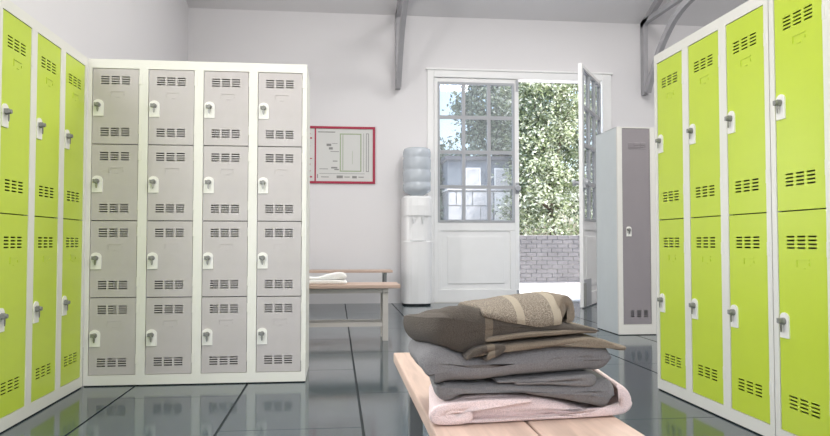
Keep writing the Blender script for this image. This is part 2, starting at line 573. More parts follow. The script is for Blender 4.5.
def door_leaf(w, mirror, loc, rz):
    """leaf in its own frame: x 0..w from the hinge, thickness y 0..0.045, glazing of 3 x 4 panes over a framed panel"""
    lf = empty('door_leaf', loc, rz)
    lf.parent = dr
    s = -1 if mirror else 1
    h = DOOR_H
    st = 0.05                     # side stile
    g0, g1 = 1.05, 2.915          # glazing
    bars = 0.028

    def bx(mb, a, b, c, d, e, f):
        if s < 0: a, b = -b, -a
        mb.box(a, b, c, d, e, f)
    fr = MB()
    bx(fr, 0, st, 0, 0.045, 0.01, h); bx(fr, w - 0.06, w, 0, 0.045, 0.01, h)
    bx(fr, st, w - 0.06, 0, 0.045, g1 - 0.01, h)
    bx(fr, st, w - 0.06, 0, 0.045, 0.94, g0)
    bx(fr, st, w - 0.06, 0, 0.045, 0.01, 0.17)
    bx(fr, st, st + 0.055, 0, 0.045, 0.17, 0.94)
    bx(fr, w - 0.125, w - 0.06, 0, 0.045, 0.17, 0.94)
    obj('leaf_frame', fr, 'door', lf, bevel=0.004)
    pn = MB()
    bx(pn, st + 0.055, w - 0.125, 0.016, 0.03, 0.17, 0.94)
    bx(pn, st + 0.13, w - 0.2, 0.006, 0.016, 0.245, 0.865)
    obj('lower_panel', pn, 'door', lf, bevel=0.006)
    gx0, gx1 = st, w - 0.06
    # grey glazing frame and bars
    gf = MB()
    bx(gf, gx0, gx0 + bars, -0.006, 0.04, g0, g1 - 0.01); bx(gf, gx1 - bars, gx1, -0.006, 0.04, g0, g1 - 0.01)
    bx(gf, gx0 + bars, gx1 - bars, -0.006, 0.04, g1 - 0.01 - bars, g1 - 0.01); bx(gf, gx0 + bars, gx1 - bars, -0.006, 0.04, g0, g0 + bars)
    obj('glazing_frame', gf, 'bar', lf)
    ix0, ix1, iz0, iz1 = gx0 + bars, gx1 - bars, g0 + bars, g1 - 0.01 - bars
    bw = 0.045
    pw = (ix1 - ix0 - 2 * bw) / 3
    ph = (iz1 - iz0 - 3 * bw) / 4
    for i in (1, 2):
        m_ = MB(); a = ix0 + i * pw + (i - 1) * bw
        bx(m_, a, a + bw, -0.004, 0.038, iz0, iz1)
        obj('mullion', m_, 'bar', lf)
    for j in (1, 2, 3):
        m_ = MB(); c = iz0 + j * ph + (j - 1) * bw
        for i in range(3):
            a = ix0 + i * (pw + bw)
            bx(m_, a, a + pw, -0.003, 0.036, c, c + bw)
        obj('transom', m_, 'bar', lf)
    pm = MB()
    bx(pm, 0, pw, 0.014, 0.018, 0, ph)
    pme = pm.mesh('pane'); pme.materials.append(M['glass'])
    for i in range(3):
        for j in range(4):
            obj('pane', pme, None, lf, (s * (ix0 + i * (pw + bw)), 0, iz0 + j * (ph + bw)))
    return lf


lfL = door_leaf(DOOR_XM - DOOR_X0 - 0.005, False, (DOOR_X0, 0.0, 0), 0)
kb = MB().cyl((1.115, -0.004, 1.505), (0, -1, 0), 0.022, 0.03, 14).cyl((1.115, -0.034, 1.505), (0, -1, 0), 0.042, 0.022, 18, 0.034)
kb.box(1.09, 1.14, -0.006, 0.0, 1.43, 1.58)
obj('door_knob', kb, 'bar', lfL, bevel=0.004, smooth=False)
hk = MB().box(1.10, 1.135, -0.022, 0, 0.02, 0.16)
obj('floor_bolt', hk, 'bar', lfL, bevel=0.003)
tb = MB().box(1.10, 1.135, -0.022, 0, 2.8, 2.95)
obj('head_bolt', tb, 'bar', lfL, bevel=0.003)
lfR = door_leaf(DOOR_X1 - DOOR_XM - 0.005, True, (DOOR_X1 - 0.01, -0.012, 0), R(57.5))
kb = MB().cyl((-1.10, -0.004, 1.505), (0, -1, 0), 0.022, 0.03, 14).cyl((-1.10, -0.034, 1.505), (0, -1, 0), 0.042, 0.03, 18, 0.034)
kb.box(-1.125, -1.075, -0.006, 0.0, 1.40, 1.44).cyl((-1.10, 0.045, 1.505), (0, 1, 0), 0.022, 0.05, 14).cyl((-1.10, 0.095, 1.505), (0, 1, 0), 0.04, 0.03, 18, 0.034)
obj('door_knob', kb, 'bar', lfR, bevel=0.004)
obj('lock_case', MB().box(-1.12, -0.98, -0.035, 0, 1.44, 1.56), 'bar', lfR, bevel=0.005)
hk = MB().box(-1.125, -1.095, -0.03, 0, 0.02, 0.30)
obj('floor_bolt', hk, 'steeld', lfR, bevel=0.003)
obj('kick_plate', MB().box(-1.09, -0.72, -0.006, 0.0, 0.02, 0.34), 'bar', lfR)


# ------------------------------------------------------------------ roof braces springing from the back wall
def roof_brace(x, label):
    t = tag(empty('roof_brace', (x, YB, 2.78)), label, 'roof brace', 'curved grey braces on the back wall')
    w = 0.03

    def bar2(name, pts, width):
        """flat steel member: centreline pts (y, z) relative to the wall, given width in the y-z plane"""
        mb = MB()
        top, bot = [], []
        for i, p in enumerate(pts):
            a = Vector(pts[max(i - 1, 0)]); b = Vector(pts[min(i + 1, len(pts) - 1)])
            d = (b - a).normalized(); n = Vector((-d.y, d.x)) * width / 2
            top.append(tuple(Vector(p) + n)); bot.append(tuple(Vector(p) - n))
        n_ = len(pts)
        vs = []
        for sx in (-w, w):
            vs += [(sx, q[0], q[1]) for q in top] + [(sx, q[0], q[1]) for q in bot]
        fs = []
        o = 2 * n_
        for i in range(n_ - 1):
            fs += [(i, i + 1, n_ + i + 1, n_ + i), (o + i, o + n_ + i, o + n_ + i + 1, o + i + 1),
                   (i, o + i, o + i + 1, i + 1), (n_ + i, n_ + i + 1, o + n_ + i + 1, o + n_ + i)]
        fs += [(0, n_, o + n_, o), (n_ - 1, o + n_ - 1, o + 2 * n_ - 1, 2 * n_ - 1)]
        mb.add(vs, fs)
        obj(name, mb, 'truss', t)
    bar2('wall_post', [(-0.06, 0.0), (-0.06, 1.02)], 0.1)
    L = 3.6
    bar2('rafter', [(-0.02, 0.96), (-L, 0.96 + 0.4 * L - 0.02)], 0.11)
    bar2('tie_beam', [(-0.06, 0.985), (-L, 0.93)], 0.06)
    cv = [(-0.16, 0.02), (-0.22, 0.12), (-0.36, 0.30), (-0.51, 0.47), (-0.70, 0.63), (-0.95, 0.78), (-1.25, 0.87), (-1.6, 0.90)]
    pts = []
    for i in range(len(cv) - 1):
        for k in range(4):
            u = k / 4
            p0, p1, p2, p3 = [Vector(cv[min(max(j, 0), len(cv) - 1)]) for j in (i - 1, i, i + 1, i + 2)]
            pts.append(tuple(0.5 * (2 * p1 + (p2 - p0) * u + (2 * p0 - 5 * p1 + 4 * p2 - p3) * u * u + (3 * p1 - p0 - 3 * p2 + p3) * u ** 3)))
    pts.append(cv[-1])
    bar2('curved_brace', pts, 0.085)
    return t


roof_brace(0.79, 'curved grey steel roof brace on the back wall, above the water cooler')
roof_brace(4.14, 'curved grey steel roof brace on the back wall, right of the open door')


# ------------------------------------------------------------------ lockers
def arch_plate(w, h, n=8):
    """outline of a plate with a round-shouldered top, lower left corner at 0, 0"""
    pts = [(0, 0), (w, 0)]
    r = w * 0.5
    for i in range(n + 1):
        t = PI * i / n
        pts.append((w / 2 + r * math.cos(t), h - r * 0.8 + r * 0.8 * math.sin(t)))
    return pts


def door_meshes(key, W, H, vent_top, vent_bot, vx0, gw, gg, sh, sg, plate_x, plate_z, pw, ph, material):
    """shared meshes of one kind of locker door; vent_* is the lower z of each vent, built of 3 groups of 4 slots"""
    d = {}
    vw = 3 * gw + 2 * gg
    vh = 4 * sh + 3 * sg
    e = 0.004
    xs = [0, vx0 - e, vx0 + vw + e, W]
    zs = [0, vent_bot - e, vent_bot + vh + e, vent_top - e, vent_top + vh + e, H]
    mb = MB().plate(xs, zs, 0, lambda i, j: i == 1 and j in ((1,) if key == 'cab' else (1, 3)))
    if key == 'cab':
        d['louvre'] = pressed_louvre(vw, vh, material)
    th = 0.018
    mb.add([(0, 0, 0), (W, 0, 0), (W, 0, H), (0, 0, H), (0, th, 0), (W, th, 0), (W, th, H), (0, th, H)],
           [(0, 4, 5, 1), (1, 5, 6, 2), (2, 6, 7, 3), (3, 7, 4, 0)])
    d['door'] = mb.mesh('door')
    # vent grille: plate with slots, each slot's walls turned in
    gx = [0, e]
    for i in range(3):
        gx += [e + i * (gw + gg) + gw] + ([e + (i + 1) * (gw + gg)] if i < 2 else [])
    gx.append(2 * e + vw)
    gz = [0, e]
    for j in range(4):
        gz += [e + j * (sh + sg) + sh] + ([e + (j + 1) * (sh + sg)] if j < 3 else [])
    gz.append(2 * e + vh)
    g = MB().plate(gx, gz, 0, lambda i, j: i % 2 == 1 and j % 2 == 1)
    dd = 0.004
    for i in range(1, len(gx) - 1, 2):
        for j in range(1, len(gz) - 1, 2):
            a, b, c, f = gx[i], gx[i + 1], gz[j], gz[j + 1]
            g.add([(a, 0, c), (b, 0, c), (b, 0, f), (a, 0, f), (a, dd, c), (b, dd, c), (b, dd, f), (a, dd, f)],
                  [(0, 1, 5, 4), (1, 2, 6, 5), (2, 3, 7, 6), (3, 0, 4, 7)])
    d['vent_grille'] = g.mesh('vent_grille')
    d['lock_plate'] = MB().prism(arch_plate(pw, ph), 'y', 0, -0.005).mesh('lock_plate')
    k = MB().cyl((pw * 0.5, -0.005, ph * 0.66), (0, -1, 0), 0.0135, 0.012, 14).cyl((pw * 0.5, -0.017, ph * 0.66), (0, -1, 0), 0.011, 0.012, 14, 0.009)
    k.box(pw * 0.5 - 0.018, pw * 0.5 - 0.010, -0.024, -0.005, ph * 0.66 - 0.008, ph * 0.66 + 0.010)
    d['lock_knob'] = k.mesh('lock_knob')
    kk = MB().prism([(pw * 0.5 - 0.0035, ph * 0.60), (pw * 0.5 + 0.0035, ph * 0.60), (pw * 0.5 + 0.006, ph * 0.42), (pw * 0.5 + 0.003, ph * 0.24), (pw * 0.5 - 0.003, ph * 0.24), (pw * 0.5 - 0.006, ph * 0.42)], 'y', -0.016, -0.019)
    d['key'] = kk.mesh('key')
    d['hinge'] = MB().cyl((0.003, 0.001, 0), (0, 0, 1), 0.0035, 0.05, 8).box(0.002, 0.018, -0.003, 0.004, -0.002, 0.052).mesh('hinge')
    c = MB()
    c.box(0, 0.075, -0.0025, 0, 0.032, 0.036).box(0, 0.004, -0.0025, 0, 0.006, 0.032).box(0.071, 0.075, -0.0025, 0, 0.012, 0.022).box(0.03, 0.05, -0.0025, 0, 0, 0.003)
    d['card_holder'] = c.mesh('card_holder')
    for n, mm in (('door', material), ('vent_grille', material), ('lock_plate', 'plate'), ('lock_knob', 'steeld'), ('key', 'steel'), ('hinge', 'white'), ('card_holder', material)):
        d[n].materials.append(M[mm])
    d['pos'] = dict(W=W, H=H, vt=(vx0 - e, vent_top - e), vb=(vx0 - e, vent_bot - e), plate=(plate_x, plate_z))
    return d


def pressed_louvre(w, h, material):
    mb = MB()
    for i in range(3):
        for j in range(4):
            x0 = i * w * 0.36; z0 = j * h * 0.27
            mb.prism([(0.0, z0), (-0.006, z0), (0.0, z0 + h * 0.18)], 'x', x0, x0 + w * 0.28)
    me = mb.mesh('vent_louvre')
    me.materials.append(M[material])
    return me


def locker_unit(label, group, loc, rz, ncol, ntier, pitch, dw, dset, H=1.8, z0=0.06, z1=1.75, depth=0.5, category='lockers',
                name='locker_unit', side='white', cards=True):
    """local frame: x along the front, y into the depth, z up"""
    t = tag(empty(name, loc, rz), label, category, group)
    Wt = ncol * pitch
    m = (pitch - dw) / 2
    g = 0.006
    s = 0.0015
    body = MB()
    body.box(0, s * 2, 0.02, depth, g, H).box(Wt - s * 2, Wt, 0.02, depth, g, H).box(0, Wt, depth - s * 2, depth, g, H)
    body.box(0, Wt, 0.02, depth, H - s * 2, H)
    obj('carcass', body, side, t)
    ins = MB()
    ins.box(0.004, Wt - 0.004, 0.022, depth - 0.004, z0 - 0.004, z0)
    for i in range(1, ncol):
        ins.box(i * pitch - 0.002, i * pitch + 0.002, 0.022, depth - 0.004, z0, z1)
    dh = (z1 - z0) / ntier
    for j in range(1, ntier):
        ins.box(0.004, Wt - 0.004, 0.026, depth - 0.004, z0 + j * dh - 0.002, z0 + j * dh + 0.002)
    obj('partition', ins, 'inside', t)
    fr = MB()
    fr.box(0, Wt, 0, 0.022, z1, H)
    fr.box(0, Wt, 0, 0.022, g, z0)
    for i in range(ncol + 1):
        a = 0 if i == 0 else i * pitch - m
        b = Wt if i == ncol else i * pitch + m
        fr.box(a, b, 0, 0.022, z0, z1)
    obj('front_frame', fr, 'white', t)
    obj('plinth_gap_shade', MB().box(0.004, Wt - 0.004, 0.006, depth - 0.004, 0, g), 'gap', t)  # black strip standing in for the shadow line under the lockers
    P = dset['pos']
    for i in range(ncol):
        for j in range(ntier):
            gp = 0.0025
            d = obj('door', dset['door'], None, t, (i * pitch + m + gp, 0.003, z0 + j * dh + gp))
            W_, H_ = P['W'], P['H']
            obj('vent_louvre' if 'louvre' in dset else 'vent_grille', dset.get('louvre', dset['vent_grille']), None, d, (P['vt'][0], 0, P['vt'][1]))
            obj('vent_grille', dset['vent_grille'], None, d, (P['vb'][0], 0, P['vb'][1]))
            obj('lock_plate', dset['lock_plate'], None, d, (P['plate'][0], 0, P['plate'][1]))
            obj('lock_knob', dset['lock_knob'], None, d, (P['plate'][0], 0, P['plate'][1]))
            obj('key', dset['key'], None, d, (P['plate'][0], 0, P['plate'][1]))
            for hz in (0.14, 0.80):
                obj('hinge', dset['hinge'], None, d, (W_ + 0.001, -0.002, H_ * hz))
            if cards:
                obj('card_holder', dset['card_holder'], None, d, (W_ * 0.5 - 0.03, 0, P['vt'][1] - 0.07))
    return t


gp2 = 0.005
GH = (1.75 - 0.06) / 2 - gp2
dgreen = door_meshes('green', 0.28 - gp2, GH, GH - 0.142, 0.092, 0.05, 0.047, 0.015, 0.0066, 0.0076, 0.006, GH - 0.485, 0.055, 0.098, 'green')
QH = (1.75 - 0.06) / 4 - gp2
dgrey = door_meshes('grey', 0.2495 - gp2, QH, QH - 0.086, 0.044, 0.043, 0.044, 0.011, 0.0066, 0.0062, 0.003, QH - 0.264, 0.056, 0.092, 'grey')

locker_unit('lime green two-tier locker bank on the left, meeting the grey lockers at the corner', 'lime green locker banks',
            (-1.3655, 4.0325 - 1.02, 0), R(90), 3, 2, 0.34, 0.28, dgreen)
locker_unit('bank of sixteen small grey lockers in cream frame, facing the camera', None,
            (-1.3664, 4.0415, 0), 0, 4, 4, 0.2991, 0.2495, dgrey)
locker_unit('lime green two-tier locker bank on the right, its far end beside the single grey locker', 'lime green locker banks',
            (1.716, 3.648, 0), R(-90), 3, 2, 0.34, 0.28, dgreen)
locker_unit('nearest lime green locker bank, cut off by the right edge of the picture', 'lime green locker banks',
            (1.716, 2.622, 0), R(-90), 3, 2, 0.34, 0.28, dgreen)
CH = 1.765 - 0.09 - gp2
dcab = door_meshes('cab', 0.25 - gp2, CH, CH - 0.17, 0.06, 0.06, 0.035, 0.025, 0.0090, 0.0060, 0.03, CH - 0.925, 0.045, 0.085, 'dgrey')
locker_unit('tall single grey locker standing alone by the open door, pale sides', None,
            (2.381, 5.78, 0), 0, 1, 1, 0.335, 0.25, dcab, H=1.775, z0=0.09, z1=1.765, name='tall_locker', side='pgrey', category='locker', cards=False)


# ------------------------------------------------------------------ benches
def bench(label, group, loc, rz, L, W, H, fmat, planks=2, th=0.03, rail=True, leg=0.04, inset=0.08, leg_d=None):
    """local frame: length along x, width along y, origin on the floor at the left near corner"""
    t = tag(empty('bench', loc, rz), label, 'bench', group)
    pw = (W - 0.004 * (planks - 1)) / planks
    for i in range(planks):
        y = i * (pw + 0.004)
        obj('plank', MB().box(0, L, y, y + pw, H - th, H), 'wood', t, bevel=0.004)
    for sx in (inset, L - inset - leg):
        for sy in (0.04, W - 0.04 - leg):
            obj('leg', MB().box(sx, sx + leg, sy, sy + leg, 0, H - th - 0.03), fmat, t, bevel=0.003)
        obj('cross_bar', MB().box(sx, sx + leg, 0.02, W - 0.02, H - th - 0.03, H - th), fmat, t, bevel=0.003)
    if rail:
        for sy in (0.04, W - 0.04 - leg):
            obj('seat_rail', MB().box(inset + leg, L - inset - leg, sy, sy + leg * 0.8, H - th - 0.04, H - th), fmat, t)
        for sy in (0.04, W - 0.04 - leg):
            obj('foot_rail', MB().box(inset + leg, L - inset - leg, sy + 0.005, sy + 0.03, 0.115, 0.145), fmat, t)
    return t


# foreground bench (length runs along the room), then the two behind the grey lockers
BZ = 0.442
bench('pale wood plank bench in the foreground carrying the folded towels', 'wooden changing benches', (0.548, 0.75, 0), R(90), 1.455, 0.370, BZ, 'frame', inset=0.06)
bench('pale wood bench with foot rail, holding a white cloth, behind the grey lockers', 'wooden changing benches', (-1.15, 5.62, 0), 0, 1.66, 0.37, 0.45, 'framel', inset=0.095, leg=0.045)
bench('wooden bench against the back wall, beneath the framed plan', 'wooden changing benches', (-0.9, 8.4, 0), 0, 1.57, 0.34, 0.455, 'frame', th=0.028, inset=0.07, leg=0.035, rail=False)


# ------------------------------------------------------------------ folded cloth
def spline(pts, n):
    out = []
    N = len(pts)
    P = [Vector(p) for p in pts]
    for i in range(N - 1):
        p0, p1, p2, p3 = P[max(i - 1, 0)], P[i], P[i + 1], P[min(i + 2, N - 1)]
        for k in range(n):
            u = k / n
            out.append(0.5 * (2 * p1 + (p2 - p0) * u + (2 * p0 - 5 * p1 + 4 * p2 - p3) * u * u + (3 * p1 - p0 - 3 * p2 + p3) * u ** 3))
    out.append(P[-1])
    return out


def fold(pts, d0, d1, half=None, r=0.02, n=5, nd=22, amp=0.003, seed=0.0, zmin=None, lift=0.0, wav=0.006, front_wave=0.006, shear=0.0, taper=0.0, nose=0.0, nose_a=0.06):
    """a layer of cloth: centreline pts (a, z[, half thickness]) seen from the front, running from depth d0 to d1;
    its front and back edges are rounded over r and its surface is slightly uneven"""
    P3 = [(p[0], p[1], p[2] if len(p) > 2 else half) for p in pts]
    C = spline(P3, n)
    m = len(C)
    nrm = []
    for i in range(m):
        a, b = C[max(i - 1, 0)], C[min(i + 1, m - 1)]
        d = Vector((b.x - a.x, b.y - a.y)).normalized()
        nrm.append(Vector((-d.y, d.x)))
    # round ends
    ring_src = []
    def he(i):
        h = max(C[i].z, 0.0004)
        return h
    mb = MB()
    rows = []
    L = d1 - d0
    ds = []
    for k in range(nd + 1):
        u = k / nd
        # denser slices near the rounded edges
        u = 0.5 - 0.5 * math.cos(PI * u)
        ds.append(u * L)
    for d in ds:
        e = min(d, L - d)
        s = math.sqrt(max(0.0, 1 - ((r - e) / r) ** 2)) if e < r else 1.0
        s = max(s, 0.02)
        top, bot = [], []
        for i in range(m):
            tq = taper * d / L
            h = he(i) * s * (1 - tq)
            # rounded tips
            fz = noise.noise(Vector((C[i].x * 9, d * 7, seed)))
            fw = noise.noise(Vector((C[i].x * 7 + 3.1, C[i].y * 20, seed + 5))) * front_wave
            x = C[i].x + noise.noise(Vector((d * 6, C[i].y * 12, seed + 9))) * wav + shear * d
            if nose > 0 and C[i].x < nose_a:      # left end rounded in plan
                x += nose * min(1.0, (nose_a - C[i].x) / 0.1) * (1 - max(0.0, math.sin(PI * min(1.0, d / L))) ** 0.6)
            zc = C[i].y + fz * amp * 1.3 + lift * (d / max(L, 1e-6)) - tq * he(i)
            f1 = noise.noise(Vector((C[i].x * 38, d * 38, seed + 2))) * amp * 0.6
            f2 = noise.noise(Vector((C[i].x * 38, d * 38, seed + 7))) * amp * 0.6
            yy = d0 + d + fw
            tp = Vector((x, yy, zc)) + Vector((nrm[i].x, 0, nrm[i].y)) * (h + f1 * s)
            bt = Vector((x, yy, zc)) - Vector((nrm[i].x, 0, nrm[i].y)) * (h + f2 * s)
            if zmin is not None:
                tp.z = max(tp.z, zmin + 0.0005); bt.z = max(bt.z, zmin)
            top.append(tp); bot.append(bt)
        # half-round tips at both ends of the layer
        ring = top + [C_end(top[-1], bot[-1], C, -1, he(m - 1) * s)] + bot[::-1] + [C_end(bot[0], top[0], C, 0, he(0) * s)]
        rows.append(ring)
    q = len(rows[0])
    vs = [p for row in rows for p in row]
    fs = []
    for k in range(len(rows) - 1):
        for i in range(q):
            j = (i + 1) % q
            fs.append((k * q + i, k * q + j, (k + 1) * q + j, (k + 1) * q + i))
    fs.append(tuple(range(q)))
    fs.append(tuple(range((len(rows) - 1) * q, len(rows) * q))[::-1])
    mb.add(vs, fs)
    return mb


def C_end(a, b, C, which, h):
    i = len(C) - 1 if which == -1 else 0
    j = i - 1 if which == -1 else 1
    d = Vector((C[i].x - C[j].x, 0, C[i].y - C[j].y))
    d = d.normalized() if d.length > 0 else Vector((1, 0, 0))
    return (a + b) / 2 + d * h * 0.9


from mathutils.bvhtree import BVHTree


def keep_clear(mb, other, below=True, gap=0.002):
    """press the cloth mb down under (or up over) the cloth already built in other"""
    t = BVHTree.FromPolygons([Vector(p) for p in other.v], other.f)
    out = []
    for p in mb.v:
        x, y, z = p
        if below:
            h = t.ray_cast(Vector((x, y, 0.0)), Vector((0, 0, 1)))[0]
            if h is not None and z > h.z - gap: z = h.z - gap
        else:
            h = t.ray_cast(Vector((x, y, 2.0)), Vector((0, 0, -1)))[0]
            if h is not None and z < h.z + gap: z = h.z + gap
        out.append((x, y, z))
    mb.v = out
    return mb


def cloth_obj(name, mbs, m, parent, **k):
    mb = MB()
    for q in mbs:
        mb.add(q.v, q.f)
    me = mb.mesh(name)
    bm = bmesh.new(); bm.from_mesh(me)
    bmesh.ops.recalc_face_normals(bm, faces=bm.faces)
    bm.to_mesh(me); bm.free()
    o = obj(name, me, m, parent, smooth=True, **k)
    s = o.modifiers.new('subdivision', 'SUBSURF'); s.levels = 1; s.render_levels = 1
    return o


BROWN_BODY = [(-0.044, 0.6435, 0.0004), (-0.0374, 0.6387, 0.0152), (-0.0227, 0.6297, 0.0304), (0.0011, 0.6244, 0.0426), (0.0311, 0.6216, 0.0484), (0.0554, 0.6219, 0.049), (0.0861, 0.6231, 0.0392), (0.1209, 0.6263, 0.0313), (0.1639, 0.6223, 0.0233), (0.2074, 0.6228, 0.0197), (0.2589, 0.6189, 0.0121), (0.3111, 0.6131, 0.0041), (0.3201, 0.6108, 0.001)]
BROWN_LOW = [(0.0572, 0.5725), (0.0924, 0.5774), (0.1278, 0.5851), (0.1781, 0.5891), (0.2365, 0.5923), (0.2885, 0.5957), (0.326, 0.5905), (0.3524, 0.5799), (0.3714, 0.5766)]
BROWN_CR = [(0.0503, 0.5673), (0.0657, 0.5816), (0.0924, 0.5875), (0.1207, 0.588), (0.1136, 0.5768), (0.0853, 0.5649)]
BROWN_MID = [(0.0924, 0.5996), (0.1638, 0.6059), (0.2367, 0.6108), (0.2886, 0.6116), (0.3156, 0.6109)]
GREY_UP = [(-0.02, 0.5393, 0.0131), (-0.0154, 0.5499, 0.0319), (-0.0064, 0.5511, 0.0349), (0.0073, 0.551, 0.033), (0.0349, 0.5486, 0.0256), (0.0922, 0.5444, 0.0202), (0.1635, 0.5514, 0.0244), (0.2363, 0.5572, 0.0275), (0.2956, 0.5590, 0.0285), (0.3230, 0.5590, 0.0270), (0.3370, 0.5590, 0.0215), (0.3450, 0.5590, 0.0080)]
GREY_LOOP = [(0.1133, 0.5194), (0.1995, 0.5209), (0.2804, 0.524), (0.3043, 0.5245), (0.3102, 0.5159), (0.3026, 0.5079), (0.2765, 0.5069), (0.214, 0.5141), (0.1489, 0.516)]
GREY_LO = [(-0.006, 0.5137, 0.0026), (0.0055, 0.5044, 0.0139), (0.0193, 0.5032, 0.0156), (0.0519, 0.5085, 0.009), (0.1062, 0.5069, 0.0073), (0.1632, 0.5026, 0.0082), (0.2212, 0.4961, 0.0123), (0.2801, 0.4895, 0.0179), (0.325, 0.4879, 0.0267), (0.3438, 0.4868, 0.0236), (0.3514, 0.484, 0.0018)]
PINK_BASE = [(-0.012, 0.4488, 0.0027), (0.0569, 0.4473, 0.0033), (0.1629, 0.4464, 0.004), (0.2723, 0.447, 0.0041), (0.3397, 0.4486, 0.0049), (0.3777, 0.4558, 0.0083), (0.3894, 0.4672, 0.0035)]
PINK_BODY = [(0.0327, 0.4640, 0.0166), (0.05, 0.4680, 0.0216), (0.092, 0.4690, 0.0224), (0.163, 0.4660, 0.0207), (0.221, 0.4635, 0.0135), (0.28, 0.4530, 0.0075), (0.325, 0.4475, 0.003), (0.350, 0.4475, 0.003), (0.366, 0.452, 0.006), (0.376, 0.456, 0.006), (0.382, 0.4600, 0.003)]
PINK_ROLL = [(0.0396, 0.4561), (0.0154, 0.4553), (0.0031, 0.4632), (0.0189, 0.471), (0.05, 0.4683), (0.0611, 0.4584), (0.05, 0.4480), (0.0154, 0.4464), (-0.0106, 0.4513), (-0.0181, 0.4649), (-0.0051, 0.4774), (0.0293, 0.4812), (0.092, 0.4837), (0.1775, 0.4813)]
PINK_NOSE = [(0.3590, 0.5010), (0.368, 0.4985), (0.3819, 0.4864), (0.3878, 0.4693), (0.3777, 0.453), (0.3472, 0.4485), (0.2797, 0.4476)]
TO = (0.193, 1.314, 0)
TR = R(5)

g_up = fold(GREY_UP, 0.0, 0.25, r=0.022, seed=11, amp=0.004, shear=0.10)
g_lo = fold(GREY_LO, 0.002, 0.25, r=0.014, seed=12, amp=0.003, shear=0.14)
g_in = fold(GREY_LOOP, 0.0, 0.24, half=0.0036, r=0.005, seed=13, amp=0.0012, wav=0.003)
b_body = keep_clear(fold(BROWN_BODY, -0.006, 0.25, r=0.03, seed=21, amp=0.004, taper=0.26, lift=-0.022, nose=0.055), g_up, False)
b_crum = keep_clear(fold(BROWN_CR, -0.014, 0.10, half=0.0042, r=0.006, seed=22, amp=0.0015, wav=0.004), g_up, False)
b_low = keep_clear(fold(BROWN_LOW, -0.010, 0.25, half=0.0052, r=0.008, seed=23, amp=0.002), g_up, False)
p_body = keep_clear(fold(PINK_BODY, 0.012, 0.25, r=0.012, seed=1, zmin=BZ + 0.001, amp=0.002, shear=0.22), g_lo, True, 0.004)
p_base = keep_clear(fold(PINK_BASE, 0.0, 0.25, r=0.006, seed=2, zmin=BZ + 0.001, amp=0.0015, shear=0.22), g_lo)
p_roll = keep_clear(fold(PINK_ROLL, -0.004, 0.24, half=0.0040, r=0.005, seed=3, zmin=BZ + 0.001, amp=0.001, wav=0.003, shear=0.22), g_lo)
p_nose = keep_clear(fold(PINK_NOSE, 0.0, 0.24, half=0.0042, r=0.005, seed=4, zmin=BZ + 0.001, amp=0.001, wav=0.003, shear=0.2), g_lo, True, 0.004)

tp = tag(empty('folded_towel', TO, TR), 'pale pink towel, rolled at one end, at the bottom of the stack on the bench', 'towel', 'folded towels stacked on the bench')
cloth_obj('cloth_body', [p_body, p_base], 't_pink', tp)
cloth_obj('rolled_edge', [p_roll], 't_pink', tp)
cloth_obj('folded_end', [p_nose], 't_pink', tp)
tg = tag(empty('folded_towel', TO, TR), 'thick grey towel folded in the middle of the stack on the bench', 'towel', 'folded towels stacked on the bench')
cloth_obj('upper_fold', [g_up], 't_grey', tg)
cloth_obj('lower_fold', [g_lo], 't_grey', tg)
cloth_obj('inner_loop', [g_in], 't_grey', tg)
tb_ = tag(empty('folded_towel', TO, TR), 'dark brown towel with tan patterned flap lying on top of the stack', 'towel', 'folded towels stacked on the bench')
cloth_obj('body', [b_body], 't_brown', tb_)
cloth_obj('crumpled_edge', [b_crum], 't_brown', tb_)
cloth_obj('lower_layer', [b_low], 't_tan', tb_)
cloth_obj('middle_layer', [fold(BROWN_MID, -0.008, 0.25, half=0.0055, r=0.008, seed=24, amp=0.002)], 't_tan', tb_)
EDGE = [(0.2425, 0.6290), (0.2420, 0.6500), (0.2440, 0.6740), (0.2540, 0.6790), (0.2650, 0.6700), (0.2700, 0.6520), (0.2690, 0.6340), (0.2560, 0.6300)]
cloth_obj('turned_edge', [fold(EDGE, 0.004, 0.13, half=0.0030, r=0.004, seed=25, amp=0.001, wav=0.002, front_wave=0.002)], 't_tan', tb_)


